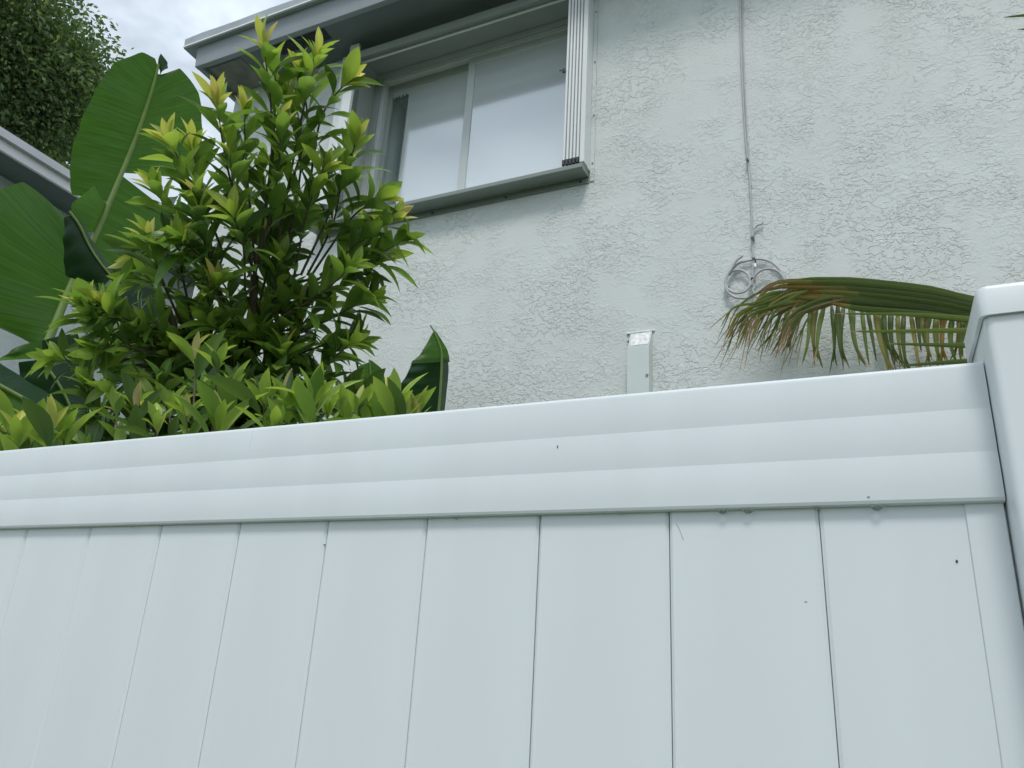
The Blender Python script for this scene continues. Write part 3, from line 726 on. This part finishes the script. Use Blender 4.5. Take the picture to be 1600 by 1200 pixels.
# ------------------------------------------------------------------ banana plants
def lerpl(pts, n):
    out = []
    for i in range(n):
        t = i/(n-1)*(len(pts)-1); a = min(int(t), len(pts)-2); out.append(pts[a].lerp(pts[a+1], t-a))
    return out
def blade(mb, sts, dist, side, droop=.0, mi=0, n_along=None, na=7, cup=.0):
    """half a banana blade: sts = [(mid px),(edge px), edge depth offset]; lofted from the midrib to the edge"""
    mids = [ad(a[0][0], a[0][1], dist(a[0])) for a in sts]; edges = [ad(a[1][0], a[1][1], dist(a[0])+a[2]) for a in sts]
    n = n_along or max(8, 5*len(sts)); mp_ = crom(mids, n); ep = [a_*.5+b_*.5 for a_, b_ in zip(crom(edges, n), lerpl(edges, n))]
    vv = []; uv = []
    view = -FW
    for i in range(n):
        for j in range(na+1):
            e = j/na; p = mp_[i].lerp(ep[i], e)
            bow = math.sin(math.pi*e)
            p = p+view*(cup*bow*(ep[i]-mp_[i]).length)+Vector((0,0,droop*bow*(ep[i]-mp_[i]).length))
            p = p+view*(.004*math.sin(i*1.1+side)*e)
            vv.append(p); uv.append((i/(n-1)*len(sts)/8, e))
    fs = []
    for i in range(n-1):
        for j in range(na):
            q_ = (i*(na+1)+j, i*(na+1)+j+1, (i+1)*(na+1)+j+1, (i+1)*(na+1)+j)
            fs.append(q_ if side > 0 else q_[::-1])
    mb.add(vv, fs, mi, uv, True)
def rib(pts, dist, r0, r1, n=26, off=-.012):
    pp = [ad(x, y, dist((x, y))+off) for x, y in pts]
    return MB().tube(crom(pp, n), lambda t_: r0+(r1-r0)*t_, 8)
BM = [M['banana'], M['banana_dark']]
bbase = ad(60, 700, 3.9); bbase.z = 0
ban = empty('banana_plant', bbase, 'large banana plant with huge upright torn green leaf at left', 'banana plant')
MB().tube(crom([bbase, bbase+Vector((.02,.0,1.2)), bbase+Vector((0,0,2.1))], 14), lambda t_: .11-.05*t_, 14).build('pseudostem', M['banana_rib'], ban)
dA = lambda p: 3.75+(600-p[1])*.0009
# great leaf
L1 = MB()
blade(L1, [((247,104),(243,92),0),((245,114),(222,82),-.02),((238,140),(180,98),-.04),((228,172),(150,140),-.06),((213,213),(127,188),-.05),((198,252),(112,236),-.02),((183,288),(109,275),.0),((172,315),(112,304),.03)], dA, 1, 0, 0, 44, 8, .05)
blade(L1, [((246,112),(249,121),0),((240,134),(281,107),.05),((229,170),(311,146),.10),((214,210),(316,200),.13),((199,250),(312,250),.15),((192,270),(290,279),.17)], dA, -1, 0, 0, 36, 8, .03)
blade(L1, [((190,274),(266,333),.10),((168,322),(262,372),.12),((148,368),(240,425),.10),((125,415),(205,478),.08),((105,458),(175,520),.1)], dA, -1, 0, 0, 26, 7, .0)
blade(L1, [((168,322),(148,290),-.12),((160,342),(112,320),-.16),((150,362),(116,366),-.15)], dA, 1, 0, 0, 14, 6, .06)
blade(L1, [((138,388),(101,337),.10),((130,406),(36,284),.06),((117,433),(-35,318),.05),((100,472),(-75,410),.08),((86,508),(-70,478),.1),((72,542),(-2,512),.16),((68,552),(40,522),.16)], dA, 1, 0, 0, 44, 9, .05)
l1 = L1.build('leaf', BM, ban)
rib([(48,600),(63,563),(90,498),(117,433),(150,365),(185,283),(213,213),(236,145),(248,100)], dA, .021, .005, 40).build('midrib', M['banana_rib'], l1)
cu = MB(); blade(cu, [((247,104),(252,84),.0),((250,112),(262,98),.03),((249,121),(262,106),.05)], dA, 1, 0, 0, 10, 4, .2); cu.build('curled_tip', M['banana_dark'], l1)
# hanging dark leaf
dB = lambda p: 3.62
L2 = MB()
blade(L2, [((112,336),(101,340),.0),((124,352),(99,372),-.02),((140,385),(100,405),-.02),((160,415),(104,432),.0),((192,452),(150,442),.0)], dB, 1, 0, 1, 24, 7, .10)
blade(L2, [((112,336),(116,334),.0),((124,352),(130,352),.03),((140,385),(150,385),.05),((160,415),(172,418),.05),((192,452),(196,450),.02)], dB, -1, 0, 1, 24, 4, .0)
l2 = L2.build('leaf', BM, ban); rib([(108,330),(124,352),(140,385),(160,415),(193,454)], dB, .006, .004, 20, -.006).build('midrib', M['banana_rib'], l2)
# dark leaf behind the shrub
dC = lambda p: 3.95
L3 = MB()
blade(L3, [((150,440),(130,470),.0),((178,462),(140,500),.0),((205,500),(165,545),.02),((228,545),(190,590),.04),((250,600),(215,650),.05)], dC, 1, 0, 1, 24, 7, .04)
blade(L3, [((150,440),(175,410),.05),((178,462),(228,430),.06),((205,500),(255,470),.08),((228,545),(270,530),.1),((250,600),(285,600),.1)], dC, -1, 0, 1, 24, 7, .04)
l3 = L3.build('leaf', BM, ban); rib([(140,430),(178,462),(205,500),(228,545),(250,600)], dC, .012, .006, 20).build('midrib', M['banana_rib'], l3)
# lower leaves at the frame edge
dD = lambda p: 3.3
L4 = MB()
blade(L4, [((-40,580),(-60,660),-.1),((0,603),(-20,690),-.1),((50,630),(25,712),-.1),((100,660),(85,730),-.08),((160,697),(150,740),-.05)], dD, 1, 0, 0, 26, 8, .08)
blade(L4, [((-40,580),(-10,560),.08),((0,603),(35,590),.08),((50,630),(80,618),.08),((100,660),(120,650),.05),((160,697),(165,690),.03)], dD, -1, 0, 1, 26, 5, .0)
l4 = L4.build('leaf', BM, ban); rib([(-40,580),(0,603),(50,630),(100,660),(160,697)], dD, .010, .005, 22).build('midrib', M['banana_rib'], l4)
dE = lambda p: 3.6
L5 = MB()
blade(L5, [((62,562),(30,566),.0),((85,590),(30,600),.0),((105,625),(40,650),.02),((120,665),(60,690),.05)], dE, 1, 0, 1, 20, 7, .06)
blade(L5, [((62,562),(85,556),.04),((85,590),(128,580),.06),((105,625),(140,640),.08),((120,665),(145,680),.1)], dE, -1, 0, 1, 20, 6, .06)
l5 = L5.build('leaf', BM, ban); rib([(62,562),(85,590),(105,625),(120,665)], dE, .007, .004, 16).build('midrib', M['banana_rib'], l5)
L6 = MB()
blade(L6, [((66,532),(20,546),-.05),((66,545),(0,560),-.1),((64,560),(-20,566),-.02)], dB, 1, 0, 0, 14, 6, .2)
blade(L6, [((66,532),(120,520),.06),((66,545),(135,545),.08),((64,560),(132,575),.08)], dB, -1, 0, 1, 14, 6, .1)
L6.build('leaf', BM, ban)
# withered sheath
dr = MB()
for k in range(7):
    a = ad(105+RNG.uniform(-10,25), 700, 2.9+.03*k); b_ = ad(118+RNG.uniform(-22,28), 672+RNG.uniform(-6,10), 2.9+.03*k)
    sd = Vector((.02,.01,.0))*RNG.uniform(.5,1.2); mid = a.lerp(b_, .6)+Vector((0,-.02,.015))
    dr.add([a-sd,a+sd,mid+sd,mid-sd,b_+sd*.2,b_-sd*.2], [(0,1,2,3),(3,2,4,5)], 0, None, True)
dr.build('withered_leaf', M['dry'], ban)

rb0 = at(660, 700, 2.05); rb0.z = 0
ban2 = empty('banana_plant', rb0, 'small banana plant with folded dark leaf against the stucco wall', 'banana plant')
MB().tube([rb0, rb0+Vector((0,0,1.0)), rb0+Vector((0,0,1.9))], lambda t_: .07-.04*t_, 12).build('pseudostem', M['banana_rib'], ban2)
dG = lambda p: 3.62
L7 = MB()
blade(L7, [((679,516),(675,522),.0),((688,543),(657,553),-.04),((690,566),(641,568),-.08)], dG, 1, 0, 0, 16, 7, .10)
blade(L7, [((679,516),(682,519),.0),((688,543),(699,546),.03),((690,566),(703,566),.05)], dG, -1, 0, 0, 16, 4, .0)
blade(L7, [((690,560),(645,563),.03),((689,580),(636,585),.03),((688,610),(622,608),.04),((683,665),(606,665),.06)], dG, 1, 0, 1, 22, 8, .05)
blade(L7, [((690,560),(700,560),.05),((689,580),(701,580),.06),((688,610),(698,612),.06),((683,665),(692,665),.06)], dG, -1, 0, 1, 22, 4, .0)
l7 = L7.build('leaf', BM, ban2); rib([(672,508),(676,514),(679,520),(688,543),(690,566),(688,610),(683,665)], dG, .003, .007, 24, -.004).build('midrib', M['banana_rib'], l7)
L8 = MB()
blade(L8, [((577,566),(558,573),-.02),((579,590),(557,598),-.04),((582,630),(556,640),-.04),((584,670),(560,680),0)], lambda p: 3.0, 1, 0, 0, 16, 6, .12)
blade(L8, [((577,566),(579,562),.0),((579,590),(598,578),.03),((582,630),(604,612),.05),((584,670),(606,670),.05)], lambda p: 3.0, -1, 0, 0, 16, 6, .05)
l8 = L8.build('leaf', BM, ban2); rib([(577,562),(579,590),(582,630),(584,670)], lambda p: 3.0, .003, .006, 14, -.004).build('midrib', M['banana_rib'], l8)

# ------------------------------------------------------------------ palm at right
PB = Vector((1.25, 1.75, 0))
palm = empty('palm_tree', PB, 'palm with a drooping yellowing frond reaching out behind the fence post', 'palm tree')
tk = MB().tube(crom([PB, PB+Vector((.02,0,.9)), PB+Vector((.03,.02,1.8)), PB+Vector((.0,.03,2.35))], 30), lambda t_: .085-.025*t_+.004*math.sin(t_*95), 14)
tk.build('trunk', M['trunk'], palm)
def leaflet(pts, wdt, mi, fold=.35, n=11, up=Vector((0,0,1)), tipb=False):
    path = crom(pts, n); vv = []; uv = []; mb = MB()
    for i, p in enumerate(path):
        s_ = i/(n-1); tg = (path[min(i+1,n-1)]-path[max(i-1,0)]).normalized()
        tocam = (CAM-p).normalized(); side = tg.cross(tocam).normalized(); nr = side.cross(tg)
        wv = wdt*(min(1, .25+s_*3.5)*(1-s_)**.7)+.0006
        for e in (-1, 0, 1):
            vv.append(p+side*e*wv-nr*abs(e)*wv*fold); uv.append((s_, .5+.5*e))
    fs = []; ms = []
    for i in range(n-1):
        for j in range(2): fs.append((i*3+j, i*3+j+1, (i+1)*3+j+1, (i+1)*3+j))
    mb.add(vv, fs, 0, uv, True); k = 0
    for i in range(n-1):
        s_ = i/(n-1)
        for j in range(2):
            mb.m[k] = mi if not (tipb and s_ > tipb) else 2
            k += 1
    return mb
YP = 2.17
fr = MB().tube(crom([PB+Vector((0,.03,2.32)), at(1680,470,1.9), at(1560,478,YP-.05), at(1480,476,YP), at(1400,470,YP), at(1310,464,YP), at(1240,462,YP), at(1180,474,YP), at(1140,498,YP)], 40), lambda t_: .010-.0088*t_, 8)
frond = fr.build('frond', M['palm_rib'], palm)
r = random.Random(3)
def add_lf(pts, wdt, mi, par, tipb=False, fold=.35, bands=None, fork=False, n=11):
    mb = leaflet(pts, wdt, mi, fold, n, tipb=tipb)
    if bands:
        for k in range(len(mb.m)):
            s_ = (k//2)/(n-1); mb.m[k] = 0 if s_ < bands[0] else 1 if s_ < bands[1] else 3 if s_ < bands[2] else 2
    if fork:                                       # the tip splits into two threads
        path = crom(pts, 12); a = path[8]; tg = (path[11]-path[7])
        for sg in (-1, 1):
            sd = tg.cross(FW).normalized()*sg*tg.length*r.uniform(.10,.32)
            f2 = leaflet([a, a+tg*.55+sd*.5, a+tg*r.uniform(.9,1.35)+sd], wdt*.34, mi if r.random() < .6 else 2, .2, 6); mb.add(f2.v, f2.f, f2.m[0], f2.uv, True)
    mb.build('leaflet', PALMM, par)
def base_y(x): return 468+max(0, x-1200)*.062+(max(0, 1215-x)/70)**1.7*26
# hanging leaflets
x = 1225
while x < 1535:
    y0 = base_y(x)+r.uniform(-3,4); u = (x-1190)/345
    lean = -52+72*min(1, u/.42) if u < .5 else 20-30*(u-.5)/.5
    lean += r.uniform(-12,10)
    ln = (74 if u < .2 else 92 if u < .7 else 82)*r.uniform(.86,1.1)
    yy = YP+.03+r.uniform(-.04,.03); cv = r.uniform(-9,4)
    pts = [at(x,y0,yy), at(x+lean*.18+cv,y0+ln*.38,yy-.02), at(x+lean*.48+cv,y0+ln*.72,yy-.02), at(x+lean*.9,y0+ln,yy)]
    z = r.random(); mi = 0 if z < .74 else 1 if z < .95 else 3
    add_lf(pts, r.uniform(.0088,.0135), mi, frond, .88 if r.random() < .3 else False, fork=r.random() < .7)
    x += r.uniform(7,12)
# drooping end of the frond
for k in range(46):
    x0 = r.uniform(1212,1330); y0 = 462+r.uniform(-12,12); x1 = 1120+(x0-1212)*.92+r.uniform(-6,22); y1 = r.uniform(516,556)-(8 if x0 < 1235 else 0)
    yy = YP+r.uniform(-.10,.03)
    pts = [at(x0,y0,yy), at(x0*.62+x1*.38,y0+r.uniform(6,15),yy-.02), at(x0*.22+x1*.78,y0*.58+y1*.42,yy-.02), at(x1,y1,yy)]
    z = r.random(); mi = 0 if z < .76 else 1 if z < .92 else 2
    add_lf(pts, r.uniform(.0045,.0085), mi, frond, .6 if r.random() < .4 else False, fork=r.random() < .3)
# upper leaflets swept along the frond, green at the stem, ochre to dry towards their ends
for k in range(19):
    f_ = k/18; xr_ = r.uniform(1550,1600); yr = 470+34*f_+r.uniform(-2,2); xl = r.uniform(1190,1262)+70*f_*r.random(); yl = 436+36*f_+r.uniform(-2,2)
    yy = YP-.03-.05*r.random()
    pts = [at(xr_,yr+8,yy), at(1460,453+40*f_,yy), at(1350,439+44*f_,yy-.02), at((xl+1350)/2,436+42*f_,yy-.02), at(xl,yl+3,yy)]
    if r.random() < .7: pts.append(at(xl-r.uniform(12,40), yl+r.uniform(8,38), yy))
    b0 = r.uniform(.38,.62); b1 = b0+r.uniform(.05,.22); b2 = b1+r.uniform(.03,.25)
    add_lf(pts, r.uniform(.0125,.0165), 0, frond, False, .30, (b0, b1, b2) if r.random() < .85 else (.9, .95, 1), n=20)
for (a, b_, c_) in [((1545,516),(1440,517),(1325,518)),((1545,541),(1470,539),(1385,537)),((1560,562),(1480,566),(1400,572)),((1560,503),(1440,492),(1305,490))]:
    add_lf([at(*a,1.95), at(*b_,1.95), at(*c_,1.97)], .0105, 0, frond, .85)
# a higher frond whose leaflet tips enter at the top right corner
fr2 = MB().tube(crom([PB+Vector((0,.03,2.32)), at(1850,300,1.6), at(1800,60,1.5), at(1720,-40,1.4), at(1640,-90,1.35)], 30), lambda t_: .012-.010*t_, 8)
frond2 = fr2.build('frond', M['palm_rib'], palm)
for (a, b_, c_) in [((1760,0),(1650,-8),(1566,-4)),((1770,22),(1660,20),(1568,27)),((1780,50),(1680,44),(1590,46)),((1785,90),(1700,80),(1625,90)),((1730,-35),(1640,-45),(1560,-40))]:
    add_lf([at(*a,1.5), at(*b_,1.48), at(*c_,1.47)], .0105, 0 if a[1] else 1, frond2)
for k in range(14):
    a = 1690+k*11; y = -60+k*22
    add_lf([at(a,y,1.45), at(a+30,y+60,1.42), at(a+40+r.uniform(-20,20),y+150,1.45)], .0105, 0, frond2)
# crown shaft of upright young fronds
for k in range(5):
    an = k*1.3+.4; d_ = Vector((math.cos(an)*.5+.35, math.sin(an)*.15-.1, .9)); p0 = PB+Vector((0,.03,2.3))
    path = crom([p0, p0+d_*.6, p0+d_*1.1+Vector((.25,0,.05)), p0+d_*1.3+Vector((.6,-.05,-.1))], 16)
    f3 = MB().tube(path, lambda t_: .011-.009*t_, 6).build('frond', M['palm_rib'], palm)
    for i in range(4, 16):
        for sgn in (-1, 1):
            sd = Vector((.05, sgn*.12, -.10)); add_lf([path[i], path[i]+sd*.9+Vector((.1,0,.04)), path[i]+sd*1.9+Vector((.2,0,-.05))], .011, 0, f3)

# ------------------------------------------------------------------ tree at top left, beyond the houses
tb = ad(-40, 150, 14.0); tb.z = 0
tree = empty('leafy_tree', tb, 'tall dense dark green tree rising behind the left roof', 'tree')
top = ad(-30, 120, 14.0)
trk = MB().tube(crom([tb, tb+Vector((.1,0,3)), Vector((tb.x,tb.y,top.z-2.0)), top], 24), lambda t_: .24-.17*t_, 12)
trunk_o = trk.build('trunk', M['trunk'], tree)
lobes = [(-50,60,1.5),(20,60,1.15),(60,120,1.05),(95,130,.75),(30,190,.85),(-10,160,1.1),(70,190,.68),(115,115,.48),(100,205,.42),(20,10,1.0),(-60,200,1.2),(-120,110,1.6),(-60,-60,1.4),(-150,10,1.6),(85,160,.6),(45,85,.7),(128,112,.30),(88,90,.42),(92,232,.26),(-200,150,1.4)]
rt_ = np.random.RandomState(5); cv = []; 
lf = MB()
verts = []; faces = []
tw = MB()
for (px, py, rad) in lobes:
    c = ad(px, py, 14.0+rt_.uniform(-.8,.8))
    tw.tube(crom([Vector((tb.x,tb.y,max(3,top.z-2.2))), top.lerp(c,.5)-Vector((0,0,.3)), c+Vector((0,0,rad*.3))], 10), lambda t_: .06-.05*t_, 6)
    nl = int(3000*rad*rad)+450
    # twigs: clumps of leaves through the lobe
    ncl = max(10, int(nl/16))
    for k in range(ncl):
        d_ = Vector(rt_.normal(size=3)).normalized(); rr = rad*(rt_.uniform(.25,1.0)**.5)*(1+.22*math.sin(3.1*k)); cc = c+Vector((d_.x*rr, d_.y*rr, d_.z*rr*.85))
        for q in range(16):
            p = cc+Vector(rt_.normal(size=3))*.10
            ax = (d_+Vector(rt_.normal(size=3))*.8+Vector((0,0,-.35))).normalized(); sd = ax.orthogonal().normalized(); sd.rotate(Quaternion(ax, rt_.uniform(0,6.3)))
            L_ = rt_.uniform(.055,.10); w_ = L_*.26; o = len(verts)
            verts += [p, p+ax*L_*.5+sd*w_, p+ax*L_, p+ax*L_*.5-sd*w_]; faces.append((o,o+1,o+2,o+3))
lf.add(verts, faces, 0, [(.5,.3)]*len(verts), False)
tag(lf.build('crown', M['tree_leaf'], tree), kind='stuff')
tw.build('limbs', M['trunk'], tree)
